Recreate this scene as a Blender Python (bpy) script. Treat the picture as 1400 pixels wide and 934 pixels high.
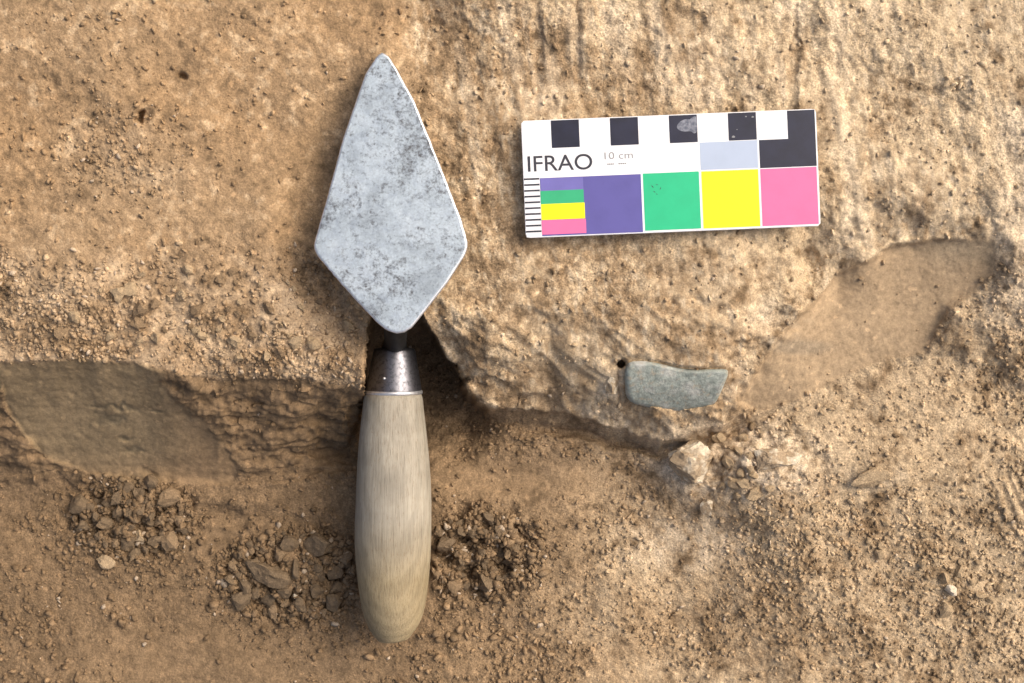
import bpy, math, random
import numpy as np
from mathutils import Vector, Matrix

for o in list(bpy.data.objects): bpy.data.objects.remove(o)
scene = bpy.context.scene
COL = scene.collection
CM = 0.01
D = 45.0          # camera height above the upper soil bench, cm
S = 40.3          # photo pixels per cm at the bench (from the 10 cm scale card)

# ------------------------------------------------------------------ camera
cam = bpy.data.cameras.new('camera')
cam.sensor_width = 36.0; cam.sensor_fit = 'HORIZONTAL'
cam.lens = 36.0 * D / (1400.0 / S)
cam.clip_start = 0.01; cam.clip_end = 200.0
camo = bpy.data.objects.new('camera', cam); COL.objects.link(camo)
camo.location = (0, 0, D * CM); camo.rotation_euler = (0, 0, 0)
scene.camera = camo

# ------------------------------------------------------------------ sky, sun, exposure
SUN_AZ, SUN_EL = 62.0, 44.0      # azimuth clockwise from +Y (top of the picture)
w = bpy.data.worlds.new('World'); scene.world = w; w.use_nodes = True
nt = w.node_tree
sky = nt.nodes.new('ShaderNodeTexSky'); sky.sky_type = 'NISHITA'; sky.sun_disc = False
sky.sun_elevation = math.radians(SUN_EL); sky.sun_rotation = math.radians(SUN_AZ)
sky.air_density = 0.7; sky.dust_density = 8.0; sky.ozone_density = 0.4
nt.links.new(sky.outputs[0], nt.nodes['Background'].inputs[0])
nt.nodes['Background'].inputs[1].default_value = 0.15
sl = bpy.data.lights.new('sun', 'SUN'); sl.energy = 0.88; sl.angle = math.radians(44); sl.color = (1.0, 0.97, 0.93)
so = bpy.data.objects.new('sun', sl); COL.objects.link(so)
a, e = math.radians(SUN_AZ), math.radians(SUN_EL)
sdir = Vector((math.sin(a) * math.cos(e), math.cos(a) * math.cos(e), math.sin(e)))
so.rotation_euler = sdir.to_track_quat('Z', 'Y').to_euler(); so.location = sdir * 3
vs = scene.view_settings
vs.view_transform = 'Standard'; vs.look = 'None'; vs.gamma = 1.0; vs.use_curve_mapping = False
vs.exposure = 0.44

# ------------------------------------------------------------------ helpers
rng = np.random.default_rng(7)
random.seed(5)
f32 = np.float32

def P(u, v, z):
    """photo pixel + height (cm) -> world position in cm"""
    k = (D - z) / D / S
    return ((u - 700.0) * k, (467.0 - v) * k, z)

def tag(o, label=None, cat=None, group=None, kind=None):
    if label: o['label'] = label
    if cat: o['category'] = cat
    if group: o['group'] = group
    if kind: o['kind'] = kind
    return o

def empty(name, loc):
    o = bpy.data.objects.new(name, None); COL.objects.link(o); o.location = loc
    o.empty_display_size = 0.01
    return o

def link(name, me, mat, parent=None, smooth=True):
    o = bpy.data.objects.new(name, me); COL.objects.link(o)
    if mat is not None:
        me.materials.clear(); me.materials.append(mat)
    if smooth: me.polygons.foreach_set('use_smooth', np.ones(len(me.polygons), bool))
    if parent is not None:
        o.parent = parent
        if parent.parent is None: o.matrix_parent_inverse = Matrix.Translation(-Vector(parent.location))
    return o

def mesh(name, verts, faces):
    me = bpy.data.meshes.new(name); me.from_pydata([tuple(map(float, p)) for p in verts], [], [tuple(map(int, f)) for f in faces]); me.update()
    return me

def sstep(a, b, x):
    t = np.clip((x - a) / (b - a), 0, 1); return t * t * (3 - 2 * t)

TAB = rng.random((64, 64, 64), dtype=f32).ravel()
def vnoise(x, y, z):
    """value noise, roughly -1..1"""
    xi = np.floor(x).astype(np.int32); yi = np.floor(y).astype(np.int32); zi = np.floor(z).astype(np.int32)
    fx = (x - xi).astype(f32); fy = (y - yi).astype(f32); fz = (z - zi).astype(f32)
    fx = fx * fx * (3 - 2 * fx); fy = fy * fy * (3 - 2 * fy); fz = fz * fz * (3 - 2 * fz)
    x0 = (xi & 63) * 4096; x1 = ((xi + 1) & 63) * 4096
    y0 = (yi & 63) * 64; y1 = ((yi + 1) & 63) * 64
    z0 = zi & 63; z1 = (zi + 1) & 63
    def L(i, j): 
        p = i + j
        return TAB[p + z0] * (1 - fz) + TAB[p + z1] * fz
    r0 = L(x0, y0) * (1 - fy) + L(x0, y1) * fy
    r1 = L(x1, y0) * (1 - fy) + L(x1, y1) * fy
    return (r0 * (1 - fx) + r1 * fx) * 2 - 1

def fbm(x, y, z, scale, octs=3, gain=0.5, seed=0.0):
    """scale: size of the largest lump in the same unit as x"""
    out = 0; amp = 1.0; k = 1.0 / scale
    c, s_ = math.cos(0.6), math.sin(0.6)
    for i in range(octs):
        X = x * k + seed + 17.3 * i; Y = y * k + 5.1 * seed + 3.7 * i; Z = z * k + 9.2 + seed
        ang = 0.6 + 1.1 * i; c, s_ = math.cos(ang), math.sin(ang)
        out = out + amp * vnoise(X * c - Y * s_, X * s_ + Y * c, Z)
        amp *= gain; k *= 2.03
    return out

def caps(x, y, cell, rmin, rmax, prob, seed):
    """relief of half-sunk grains: max over random spherical caps, returns height (0 = none) and a random id"""
    gx = x / cell; gy = y / cell
    ix = np.floor(gx).astype(np.int32); iy = np.floor(gy).astype(np.int32)
    r_ = np.random.default_rng(seed)
    N = 128
    jx = r_.random((N, N)).astype(f32).ravel(); jy = r_.random((N, N)).astype(f32).ravel()
    rad = (rmin + (rmax - rmin) * r_.random((N, N)) ** 2).astype(f32).ravel()
    rad[r_.random(N * N) > prob] = 0
    el = (0.6 + 0.8 * r_.random((N, N))).astype(f32).ravel(); th = (r_.random((N, N)) * 3.14).astype(f32).ravel()
    cth = np.cos(th); sth = np.sin(th)
    out = np.zeros_like(gx, dtype=f32)
    for dx in (-1, 0, 1):
        for dy in (-1, 0, 1):
            idx = ((ix + dx) % N) * N + ((iy + dy) % N)
            ddx = (gx - (ix + dx) - jx[idx]) * cell; ddy = (gy - (iy + dy) - jy[idx]) * cell
            p = ddx * cth[idx] + ddy * sth[idx]; q = (ddy * cth[idx] - ddx * sth[idx]) * el[idx]
            R_ = rad[idx]
            dd = np.maximum(np.maximum(np.abs(p), np.abs(q)), 0.74 * np.abs(p + q * (0.4 + el[idx])))
            hh = np.clip((R_ - dd) * 2.2, 0, 0.85 * R_)
            hh = hh * (0.85 + 0.5 * np.clip(p / (R_ + 1e-6), -1, 1) * (el[idx] - 0.5))
            np.maximum(out, np.where(dd < R_, hh, 0), out=out)
    return out

def sdf(u, v, poly):
    """signed distance in px, negative inside"""
    d = np.full(u.shape, 1e9, f32); inside = np.zeros(u.shape, bool)
    n = len(poly)
    for i in range(n):
        ax, ay = poly[i]; bx, by = poly[(i + 1) % n]
        ex, ey = bx - ax, by - ay
        t = np.clip(((u - ax) * ex + (v - ay) * ey) / (ex * ex + ey * ey + 1e-9), 0, 1)
        d = np.minimum(d, (u - ax - t * ex) ** 2 + (v - ay - t * ey) ** 2)
        c = (ay > v) != (by > v)
        if ey != 0: inside ^= c & (u < ax + (v - ay) * ex / ey)
    d = np.sqrt(d)
    return np.where(inside, -d, d)

def within(u, v, poly, soft): return sstep(soft, -soft, sdf(u, v, poly))
def ell(u, v, cu, cv, ru, rv, soft=0.5):
    return sstep(1 + soft, 1 - soft, np.sqrt(((u - cu) / ru) ** 2 + ((v - cv) / rv) ** 2))

# ------------------------------------------------------------------ materials
def newmat(name):
    m = bpy.data.materials.new(name); m.use_nodes = True
    return m, m.node_tree, m.node_tree.nodes['Principled BSDF']

def nd(t, typ, **kw):
    n = t.nodes.new(typ)
    for k, v in kw.items():
        if k in n.inputs: n.inputs[k].default_value = v
        else: setattr(n, k, v)
    return n

def ramp(t, src, stops):
    r = t.nodes.new('ShaderNodeValToRGB'); el = r.color_ramp.elements
    while len(el) < len(stops): el.new(0.5)
    for i, (p, c) in enumerate(stops):
        el[i].position = p; el[i].color = (c, c, c, 1) if isinstance(c, (int, float)) else (*c, 1)
    t.links.new(src, r.inputs[0]); return r

def coords(t, scale=(1, 1, 1), rot=(0, 0, 0)):
    tc = t.nodes.new('ShaderNodeTexCoord'); mp = t.nodes.new('ShaderNodeMapping')
    mp.inputs['Scale'].default_value = scale; mp.inputs['Rotation'].default_value = rot
    t.links.new(tc.outputs['Object'], mp.inputs['Vector']); return mp.outputs[0]

def noise(t, vec, scale, detail=3, rough=0.55):
    n = t.nodes.new('ShaderNodeTexNoise'); n.inputs['Scale'].default_value = scale
    n.inputs['Detail'].default_value = detail; n.inputs['Roughness'].default_value = rough
    t.links.new(vec, n.inputs['Vector']); return n.outputs['Fac']

def mix(t, fac, a, b, mode='MIX'):
    n = t.nodes.new('ShaderNodeMix'); n.data_type = 'RGBA'; n.blend_type = mode
    for s, x in ((n.inputs[0], fac), (n.inputs[6], a), (n.inputs[7], b)):
        if isinstance(x, bpy.types.NodeSocket): t.links.new(x, s)
        elif isinstance(x, (int, float)): s.default_value = x
        else: s.default_value = (*x, 1)
    return n.outputs[2]

def bump(t, b, h, strength, dist, prev=None):
    n = t.nodes.new('ShaderNodeBump'); n.inputs['Strength'].default_value = strength; n.inputs['Distance'].default_value = dist
    t.links.new(h, n.inputs['Height'])
    if prev is not None: t.links.new(prev, n.inputs['Normal'])
    t.links.new(n.outputs[0], b.inputs['Normal']); return n.outputs[0]

def soil_material(name, attr=True, color=(0.30, 0.19, 0.10)):
    m, t, b = newmat(name)
    vec = coords(t)
    if attr:
        at = nd(t, 'ShaderNodeVertexColor', layer_name='tint'); base = at.outputs['Color']
    else:
        base = color
    g1 = ramp(t, noise(t, vec, 1500, 3, 0.6), [(0.32, 0.62), (0.5, 0.97), (0.68, 1.38)])
    ga = nd(t, 'ShaderNodeVertexColor', layer_name='grain').outputs['Color'] if attr else 0.8
    c = mix(t, ga, base, mix(t, 1.0, base, g1.outputs[0], 'MULTIPLY'))
    g2 = ramp(t, noise(t, vec, 420, 3, 0.6), [(0.35, 0.85), (0.65, 1.15)])
    c = mix(t, 1.0, c, g2.outputs[0], 'MULTIPLY')
    vo = nd(t, 'ShaderNodeTexVoronoi'); vo.inputs['Scale'].default_value = 700; t.links.new(vec, vo.inputs['Vector'])
    sp = ramp(t, vo.outputs['Color'], [(0.86, 0.0), (0.9, 0.55)])
    c = mix(t, sp.outputs[0], c, mix(t, 1.0, c, (1.55, 1.5, 1.45), 'MULTIPLY'))
    t.links.new(c, b.inputs['Base Color'])
    b.inputs['Roughness'].default_value = 0.95; b.inputs['Specular IOR Level'].default_value = 0.15
    rough = nd(t, 'ShaderNodeVertexColor', layer_name='grain') if attr else None
    n1 = bump(t, b, noise(t, vec, 1300, 4, 0.65), 0.8, 0.0006)
    if attr:
        nb = b.inputs['Normal'].links[0].from_node
        t.links.new(rough.outputs['Color'], nb.inputs['Strength'])
    return m

M_SOIL = soil_material('soil')
M_CRUMB = soil_material('soil_crumb')
M_CLOD = soil_material('soil_clod_brown', False, (0.26, 0.182, 0.105))
M_CLOD_D = soil_material('soil_clod_greyish', False, (0.185, 0.133, 0.08))
M_CHALK = soil_material('chalky_stone', False, (0.66, 0.57, 0.43))
M_CLOD_P = soil_material('soil_clod_pale', False, (0.42, 0.31, 0.185))

def lime_material():
    m, t, b = newmat('lime_crusted_soil'); vec = coords(t)
    f = ramp(t, noise(t, vec, 130, 4, 0.6), [(0.48, 0.0), (0.60, 1.0)])
    c = mix(t, f.outputs[0], (0.33, 0.245, 0.15), (0.60, 0.515, 0.375))
    g = ramp(t, noise(t, vec, 1300, 3, 0.6), [(0.3, 0.7), (0.7, 1.25)])
    c = mix(t, 1.0, c, g.outputs[0], 'MULTIPLY')
    t.links.new(c, b.inputs['Base Color']); b.inputs['Roughness'].default_value = 0.9
    bump(t, b, noise(t, vec, 900, 4, 0.65), 0.6, 0.0006); return m
M_LIME = lime_material()

def blade_material():
    m, t, b = newmat('worn_steel'); vec = coords(t)
    big = noise(t, vec, 40, 3, 0.6); fine = noise(t, vec, 1100, 4, 0.65); mid = noise(t, vec, 380, 4, 0.65)
    s = nd(t, 'ShaderNodeMath', operation='ADD'); t.links.new(fine, s.inputs[0]); t.links.new(mid, s.inputs[1])
    s2 = nd(t, 'ShaderNodeMath', operation='MULTIPLY_ADD'); t.links.new(big, s2.inputs[0]); s2.inputs[1].default_value = 0.9
    t.links.new(s.outputs[0], s2.inputs[2])
    stain = ramp(t, s2.outputs[0], [(0.0, 0.0), (0.5, 0.0), (1.0, 1.0)])
    mr = nd(t, 'ShaderNodeMapRange'); mr.inputs['From Min'].default_value = 1.44; mr.inputs['From Max'].default_value = 1.80
    t.links.new(s2.outputs[0], mr.inputs['Value'])
    cl = ramp(t, noise(t, vec, 70, 5, 0.65), [(0.36, (0.33, 0.38, 0.41)), (0.52, (0.46, 0.53, 0.57)), (0.7, (0.52, 0.585, 0.62))])
    c = mix(t, mr.outputs[0], cl.outputs[0], (0.12, 0.125, 0.13))
    g = ramp(t, noise(t, vec, 1400, 2, 0.5), [(0.3, 0.86), (0.7, 1.08)])
    c = mix(t, 1.0, c, g.outputs[0], 'MULTIPLY')
    t.links.new(c, b.inputs['Base Color'])
    b.inputs['Metallic'].default_value = 0.75; b.inputs['Roughness'].default_value = 0.5
    rr = ramp(t, noise(t, vec, 300, 5, 0.65), [(0.35, 0.40), (0.65, 0.60)]); t.links.new(rr.outputs[0], b.inputs['Roughness'])
    p1 = bump(t, b, mr.outputs[0], -0.3, 0.0003); bump(t, b, noise(t, vec, 500, 5, 0.6), 0.15, 0.0004, p1)
    return m
M_BLADE = blade_material()

def steel_dark():
    m, t, b = newmat('ferrule_steel'); vec = coords(t)
    f = ramp(t, noise(t, vec, 800, 4, 0.6), [(0.48, 0.0), (0.66, 1.0)])
    c = mix(t, f.outputs[0], (0.17, 0.17, 0.185), (0.09, 0.09, 0.097))
    t.links.new(c, b.inputs['Base Color']); b.inputs['Metallic'].default_value = 0.95
    r = ramp(t, noise(t, vec, 800, 4, 0.6), [(0.4, 0.36), (0.7, 0.5)]); t.links.new(r.outputs[0], b.inputs['Roughness'])
    return m
M_FERRULE = steel_dark()
def steel_bright():
    m, t, b = newmat('bright_steel'); vec = coords(t)
    f = ramp(t, noise(t, vec, 600, 3, 0.5), [(0.3, (0.5, 0.5, 0.5)), (0.7, (0.75, 0.75, 0.75))]); t.links.new(f.outputs[0], b.inputs['Base Color'])
    b.inputs['Metallic'].default_value = 0.8; b.inputs['Roughness'].default_value = 0.4; return m
M_BRIGHT = steel_bright()
def shaded_steel():
    m, t, b = newmat('tang_steel_shaded'); vec = coords(t)
    f = ramp(t, noise(t, vec, 400, 3, 0.5), [(0.3, (0.012, 0.012, 0.012)), (0.7, (0.035, 0.033, 0.03))]); t.links.new(f.outputs[0], b.inputs['Base Color'])  # near-black base colour stands in for the deep shade around the tang
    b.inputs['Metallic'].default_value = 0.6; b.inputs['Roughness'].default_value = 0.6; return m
M_TANG = shaded_steel()

def wood():
    m, t, b = newmat('weathered_wood')
    v1 = coords(t, (1, 0.035, 1)); v2 = coords(t, (1, 0.03, 1)); v3 = coords(t, (1, 0.16, 1)); vo = coords(t)
    g = ramp(t, noise(t, v1, 2000, 8, 0.7), [(0.32, (0.215, 0.185, 0.135)), (0.46, (0.335, 0.30, 0.23)), (0.7, (0.41, 0.375, 0.295))])
    wv = nd(t, 'ShaderNodeTexWave', wave_type='RINGS', rings_direction='Y')
    wv.inputs['Scale'].default_value = 130; wv.inputs['Distortion'].default_value = 2.2; wv.inputs['Detail'].default_value = 3
    vw = coords(t, (1, 1, 1), (0.10, 0, 0.02)); vw.node.inputs['Location'].default_value = (0.042, 0, 0.052); t.links.new(vw, wv.inputs['Vector'])
    wr = ramp(t, wv.outputs['Fac'], [(0.15, 0.90), (0.6, 1.03)])
    c = mix(t, 1.0, g.outputs[0], wr.outputs[0], 'MULTIPLY')
    fl = ramp(t, noise(t, v3, 2200, 5, 0.7), [(0.56, 0.0), (0.66, 0.7)])
    c = mix(t, fl.outputs[0], c, (0.24, 0.18, 0.115))
    bg = ramp(t, noise(t, vo, 55, 3, 0.6), [(0.3, 0.74), (0.68, 1.08)])
    c = mix(t, 1.0, c, bg.outputs[0], 'MULTIPLY')
    sp = ramp(t, noise(t, vo, 700, 3, 0.6), [(0.70, 0.0), (0.78, 0.7)])
    c = mix(t, sp.outputs[0], c, (0.20, 0.14, 0.09))
    # earthy tone towards the butt end (handled, soiled wood)
    sep = nd(t, 'ShaderNodeSeparateXYZ'); t.links.new(vo, sep.inputs[0])
    mr = nd(t, 'ShaderNodeMapRange'); mr.inputs['From Min'].default_value = -0.062; mr.inputs['From Max'].default_value = -0.085
    t.links.new(sep.outputs[1], mr.inputs['Value'])
    c = mix(t, mr.outputs[0], c, mix(t, 1.0, c, (0.90, 0.80, 0.60), 'MULTIPLY'))
    t.links.new(c, b.inputs['Base Color']); b.inputs['Roughness'].default_value = 0.62; b.inputs['Specular IOR Level'].default_value = 0.3
    bump(t, b, noise(t, v1, 2000, 8, 0.7), 0.6, 0.0004)
    return m
M_WOOD = wood()

def plastic(name, col, rough=0.35, dirt=0.1):
    m, t, b = newmat(name); vec = coords(t)
    f = ramp(t, noise(t, vec, 160, 4, 0.6), [(0.3, 1 - dirt), (0.6, 1.0)])
    c = mix(t, 1.0, col, f.outputs[0], 'MULTIPLY'); t.links.new(c, b.inputs['Base Color'])
    r = ramp(t, noise(t, vec, 260, 3, 0.6), [(0.3, rough), (0.7, rough + 0.15)]); t.links.new(r.outputs[0], b.inputs['Roughness'])
    b.inputs['Specular IOR Level'].default_value = 0.4
    return m
M_WHITE = plastic('card_white', (0.80, 0.80, 0.79), 0.4, 0.04)
M_BLACK = plastic('card_black', (0.013, 0.015, 0.034), 0.35, 0.4)
M_GREY = plastic('card_grey', (0.40, 0.47, 0.58), 0.4, 0.05)
M_PURPLE = plastic('card_purple', (0.10, 0.09, 0.30), 0.4, 0.1)
M_LILAC = plastic('card_lilac', (0.155, 0.14, 0.40), 0.4, 0.1)
M_GREEN = plastic('card_green', (0.016, 0.46, 0.21), 0.4, 0.08)
M_GREEN2 = plastic('card_dull_green', (0.03, 0.38, 0.17), 0.4, 0.08)
M_YELLOW = plastic('card_yellow', (0.80, 0.76, 0.004), 0.4, 0.04)
M_PINK = plastic('card_pink', (0.72, 0.145, 0.31), 0.4, 0.06)
M_INK = plastic('card_ink', (0.035, 0.035, 0.045), 0.5, 0.2)
M_FAINT = plastic('card_faint_ink', (0.27, 0.27, 0.265), 0.5, 0.2)
def smudge_mat():
    m, t, b = newmat('dusty_smudge'); vec = coords(t)
    f = ramp(t, noise(t, vec, 700, 4, 0.65), [(0.35, (0.09, 0.10, 0.13)), (0.65, (0.27, 0.28, 0.31))]); t.links.new(f.outputs[0], b.inputs['Base Color'])
    b.inputs['Roughness'].default_value = 0.8; return m
M_SMUDGE = smudge_mat()

def patina():
    m, t, b = newmat('blue_grey_patina'); vec = coords(t)
    f = noise(t, vec, 150, 4, 0.6)
    c = ramp(t, f, [(0.3, (0.18, 0.205, 0.175)), (0.5, (0.27, 0.298, 0.255)), (0.68, (0.40, 0.40, 0.35))]).outputs[0]
    f2 = ramp(t, noise(t, vec, 700, 5, 0.65), [(0.35, 0.74), (0.65, 1.24)])
    c = mix(t, 1.0, c, f2.outputs[0], 'MULTIPLY')
    f3 = ramp(t, noise(t, vec, 420, 3, 0.6), [(0.54, 0.0), (0.66, 0.4)])
    c = mix(t, f3.outputs[0], c, (0.36, 0.27, 0.17))
    t.links.new(c, b.inputs['Base Color']); b.inputs['Roughness'].default_value = 0.5
    bump(t, b, noise(t, vec, 350, 5, 0.65), 0.7, 0.0009); return m
M_PATINA = patina()

# ------------------------------------------------------------------ outlines read off the photograph
BLADE = [(522,71.5),(515,76),(499,101),(469,188),(444,280),(429.5,331),(428.6,338),(432,348),(464,386),(506,432),(516,442),(527,451),(541,456.5),(553,454.5),(563,448),(580,427),(612,386),(635,350),(639.5,338),(638.5,327),(630,298),(598,216),(566,137),(540,90),(530,75)]
ART = [(860,494),(855,500),(853,510),(855,530),(857,542),(864,551),(876,555),(890,558),(906,561.5),(920,563.5),(936,563),(950,561),(966,558),(977,555),(982,548),(986,535),(991,520),(994,509),(991,504),(968,504.5),(950,505),(932,504),(918,501),(905,498),(892,495),(878,493)]
SMOOTH_L = [(-90,497),(0,497),(60,496),(105,491),(200,499),(224,511),(217,523),(240,545),(270,572),(305,605),(325,640),(318,662),(180,662),(75,632),(48,612),(30,590),(12,560),(2,530),(-40,560),(-90,570)]
SMOOTH_R = [(1006,552),(1023,527),(1058,473),(1085,438),(1127,399),(1143,374),(1200,351),(1220,337),(1270,330),(1360,326),(1360,369),(1343,392),(1297,423),(1285,446),(1266,482),(1208,490),(1154,513),(1096,544),(1038,563)]
MASS_R = [(1361,250),(1361,369),(1344,392),(1297,424),(1285,446),(1262,482),(1300,497),(1347,510),(1381,526),(1440,540),(1700,560),(1700,250)]

LIP_U = [-4000,-100,0,60,105,200,230,300,330,420,470,494,502,512,575,592,610,630,650,665,700,760,800,830,870,900,930,960,985,1006,1023,1058,1085,1127,1143,1200,1220,1270,1360,1420,4000]
LIP_V = [480,492,496,496,491,500,508,522,515,520,527,531,445,425,425,452,484,516,540,555,560,560,570,584,594,600,597,588,577,560,527,473,438,399,374,351,337,330,326,326,330]
TOE_V = [650,655,655,655,656,658,658,656,648,632,615,596,520,480,480,468,494,526,556,578,590,592,598,608,616,622,619,610,598,578,570,560,550,525,517,497,490,484,480,480,480]
PROF_K = [1.3,1.3,1.3,1.3,1.3,1.3,1.2,1.05,1.0,1.1,1.3,2,3,3,3,2.5,2.2,2,1.8,1.8,1.8,2.4,2.4,2.4,2.4,2.4,2.2,2,1.6,1.2,1.1,1.05,1.05,1.05,1.05,1.05,1.05,1.05,1.05,1.05,1.05]

# ------------------------------------------------------------------ ground sheet
STEP = 1.5
def axis(lo, hi):
    core = np.arange(lo, hi + 0.1, STEP); g = STEP * np.cumprod(np.r_[np.full(30, 1.1), np.full(15, 1.4)])
    return np.concatenate([lo - np.cumsum(g)[::-1], core, core[-1] + np.cumsum(g)])
UA = axis(-60, 1460); VA = axis(-60, 994)
U, V = np.meshgrid(UA.astype(f32), VA.astype(f32))
fade = (sstep(-900, -60, U) * sstep(2300, 1460, U) * sstep(-900, -60, V) * sstep(1850, 994, V)).astype(f32)
X0 = (U - 700) / S; Y0 = (467 - V) / S; Z0 = np.zeros_like(U)

rough_edge = 1 - 0.8 * np.maximum(within(U, V, SMOOTH_L, 25), within(U, V, SMOOTH_R, 25))
w1 = fbm(X0, Y0, Z0, 1.1, 4, 0.55, 3.0); w2 = fbm(X0, Y0, Z0, 1.1, 4, 0.55, 8.0)
amp = 11 * rough_edge * fade
notch = ell(U, V, 545, 480, 60, 70, 0.3)
amp = amp * (1 - 0.75 * notch) * (1 - 0.45 * sstep(600, 700, U) * sstep(1050, 980, U))
UW = U + amp * w1; VW = V + amp * w2

def macro(U, V):
    lip = np.interp(U, LIP_U, LIP_V); toe = np.interp(U, LIP_U, TOE_V); k = np.interp(U, LIP_U, PROF_K)
    T = -0.35 * sstep(380, 500, V) * sstep(560, 480, U)
    mid = sstep(590, 680, U) * sstep(1090, 985, U)
    rng_px = np.interp(U, [585, 660, 750, 980], [50, 125, 165, 150]); dz_ = np.interp(U, [585, 660, 750, 980], [0.9, 2.3, 2.75, 1.9])
    mid = sstep(560, 610, U) * sstep(1090, 985, U)
    T = T - dz_ * mid * np.clip((V - lip + rng_px) / rng_px, 0, 1) ** 1.7
    bl = sstep(225, 290, U) * sstep(505, 480, U)
    T = T - 0.95 * bl * np.clip((V - lip + 38) / 60, 0, 1) ** 1.6
    lip = lip + 14 * bl
    T = T - 0.45 * ell(U, V, 1125, 385, 40, 60, 0.7) - 0.75 * sstep(1000, 1150, U) * sstep(250, 345, V)
    T = T + 0.25 * sstep(1300, 1400, U)
    F = np.interp(U, [-4000, -100, 420, 640, 780, 900, 1000, 1100, 1420, 4000], [-4.6, -4.6, -4.45, -4.2, -3.75, -3.35, -2.7, -2.1, -1.9, -1.9])
    F = F - sstep(760, 1050, U) * sstep(540, 950, V) * 0.7 - sstep(660, 560, V) * sstep(480, 520, U) * sstep(690, 640, U) * 1.6
    t = np.clip((V - lip) / np.maximum(toe - lip, 1), 0, 1)
    p = 1 - (1 - t) ** k
    h = T + (F - T) * p
    # clods pressed together right of the trowelled hollow
    s = sdf(U, V, MASS_R)
    m = sstep(16, -30, s + 10 * w1[:U.shape[0]])
    hm = -0.55 - 1.35 * sstep(370, 545, V) + 0.45 * sstep(1330, 1410, U)
    return np.maximum(h, h * (1 - m) + np.maximum(hm, h) * m)

H = macro(UW, VW).astype(f32)
H += ell(U, V, 1000, 632, 110, 50, 0.6) * 0.16 * fbm(X0, Y0, Z0, 0.5, 3, 0.6, 46.0)
H += ell(U, V, 1020, 635, 120, 62, 0.6) * 0.20 * fbm(X0, Y0, Z0, 1.3, 3, 0.55, 44.0)
topmask = sstep(-1.9, -0.9, H); 
lipc = np.interp(U, LIP_U, LIP_V); above = sstep(6, -6, V - lipc)
floor = 1 - above
low = fbm(X0, Y0, Z0, 5.0, 2, 0.5, 1.0) * 0.22 + fbm(X0, Y0, Z0, 1.9, 2, 0.5, 2.0) * 0.12
H += low * fade * rough_edge
# hand-placed relief: small burrow, gully, ridges, hump under the lime clods, smooth trough below the step
def dent(cu, cv, ru, rv, depth, soft=0.6):
    global H
    H -= depth * ell(UW * 0.5 + U * 0.5, VW * 0.5 + V * 0.5, cu, cv, ru, rv, soft)
w3 = vnoise(X0 * 6, Y0 * 6, Z0 + 2); H -= 0.5 * ell(U + 3 * w1 + 4 * w3, V + 6 * w2 - 4 * w3, 192, 161, 6, 8, 0.5) + 0.15 * ell(U + 5 * w2, V + 5 * w1, 199, 160, 8, 10, 0.7)
dent(452, 330, 58, 120, 0.6, 0.7); dent(500, 430, 45, 45, 0.6, 0.7); dent(523, 95, 30, 40, -0.25, 0.8); dent(455, 200, 25, 60, 0.2, 0.7); H -= 0.35 * ell(U + 8 * w1, V + 8 * w2, 247, 104, 5, 3, 0.6)
H -= 0.4 * ell(U + 14 * w1, V + 14 * w2, 1110, 368, 14, 32, 0.9); dent(1060, 440, 30, 14, 0.3)
dent(853, 496, 6, 6, 1.2, 0.3); H -= 0.2 * ell(U + 8 * w1, V + 8 * w2, 850, 522, 4, 18, 0.9)
dent(580, 30, 40, 45, 0.25); dent(1082, 90, 7, 80, 0.1); dent(735, 60, 7, 70, 0.14); dent(790, 40, 6, 60, 0.15)
dent(1000, 660, 90, 45, -0.55, 0.8); dent(1200, 640, 60, 30, -0.2, 0.8)
dent(700, 650, 110, 22, 0.25, 0.9); H -= 0.35 * sstep(680, 780, U) * sstep(1030, 960, U) * ell(U * 0, VW - np.interp(UW, LIP_U, TOE_V) + 3, 0, 0, 1, 7, 0.6)
dent(330, 735, 90, 30, 0.15, 0.8); dent(180, 715, 80, 55, -0.3, 0.8); dent(410, 790, 110, 50, -0.25, 0.8); dent(650, 760, 70, 55, -0.2, 0.8)
dent(320, 705, 45, 10, 0.25, 0.8); dent(1167, 800, 3, 50, 0.07, 0.8); dent(462, 595, 50, 40, 0.5, 0.8)
rd = np.sqrt((U - 1490) ** 2 + ((V - 620) * 0.95) ** 2)
H += 0.038 * np.sin(rd * 0.46 + w1 * 2.2) * ell(U, V, 1388, 690, 36, 50, 0.5)
# horizontal trowel drag marks on the shaded cut face
face = sstep(-8, 14, V - lipc) * sstep(680, 640, V) * sstep(520, 480, U)
H += face * 0.09 * rough_edge * vnoise(X0 * 0.7 + 3, Y0 * 4.5, Z0) * fade
US, VS = U + 14 * w2, V + 5 * w1 + 4 * vnoise(X0 * 5, Y0 * 5, Z0)
streaks = (ell(US, VS, 158, 559, 28, 3, 0.6) + ell(US, VS, 150, 576, 17, 9, 0.6) + ell(US, VS, 168, 601, 12, 3, 0.6) + ell(US, VS, 182, 618, 15, 5, 0.6) + ell(US, VS, 215, 559, 12, 2, 0.6)).clip(0, 1)
H -= 0.10 * streaks
toec = np.interp(U, LIP_U, TOE_V); upw = 1 - np.clip((V - lipc) / np.maximum(toec - lipc, 1), 0, 1)
H -= 0.34 * within(U + 4 * w1, V + 4 * w2, SMOOTH_R, 4) * np.clip(upw * 1.3, 0, 1) ** 0.7 * sstep(1350, 1230, U)
H += 0.13 * face * fade * (1 - within(U + 5 * w2, V + 5 * w1, SMOOTH_L, 3)) * sstep(30, 60, np.abs(V - lipc) + 30) 

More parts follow.
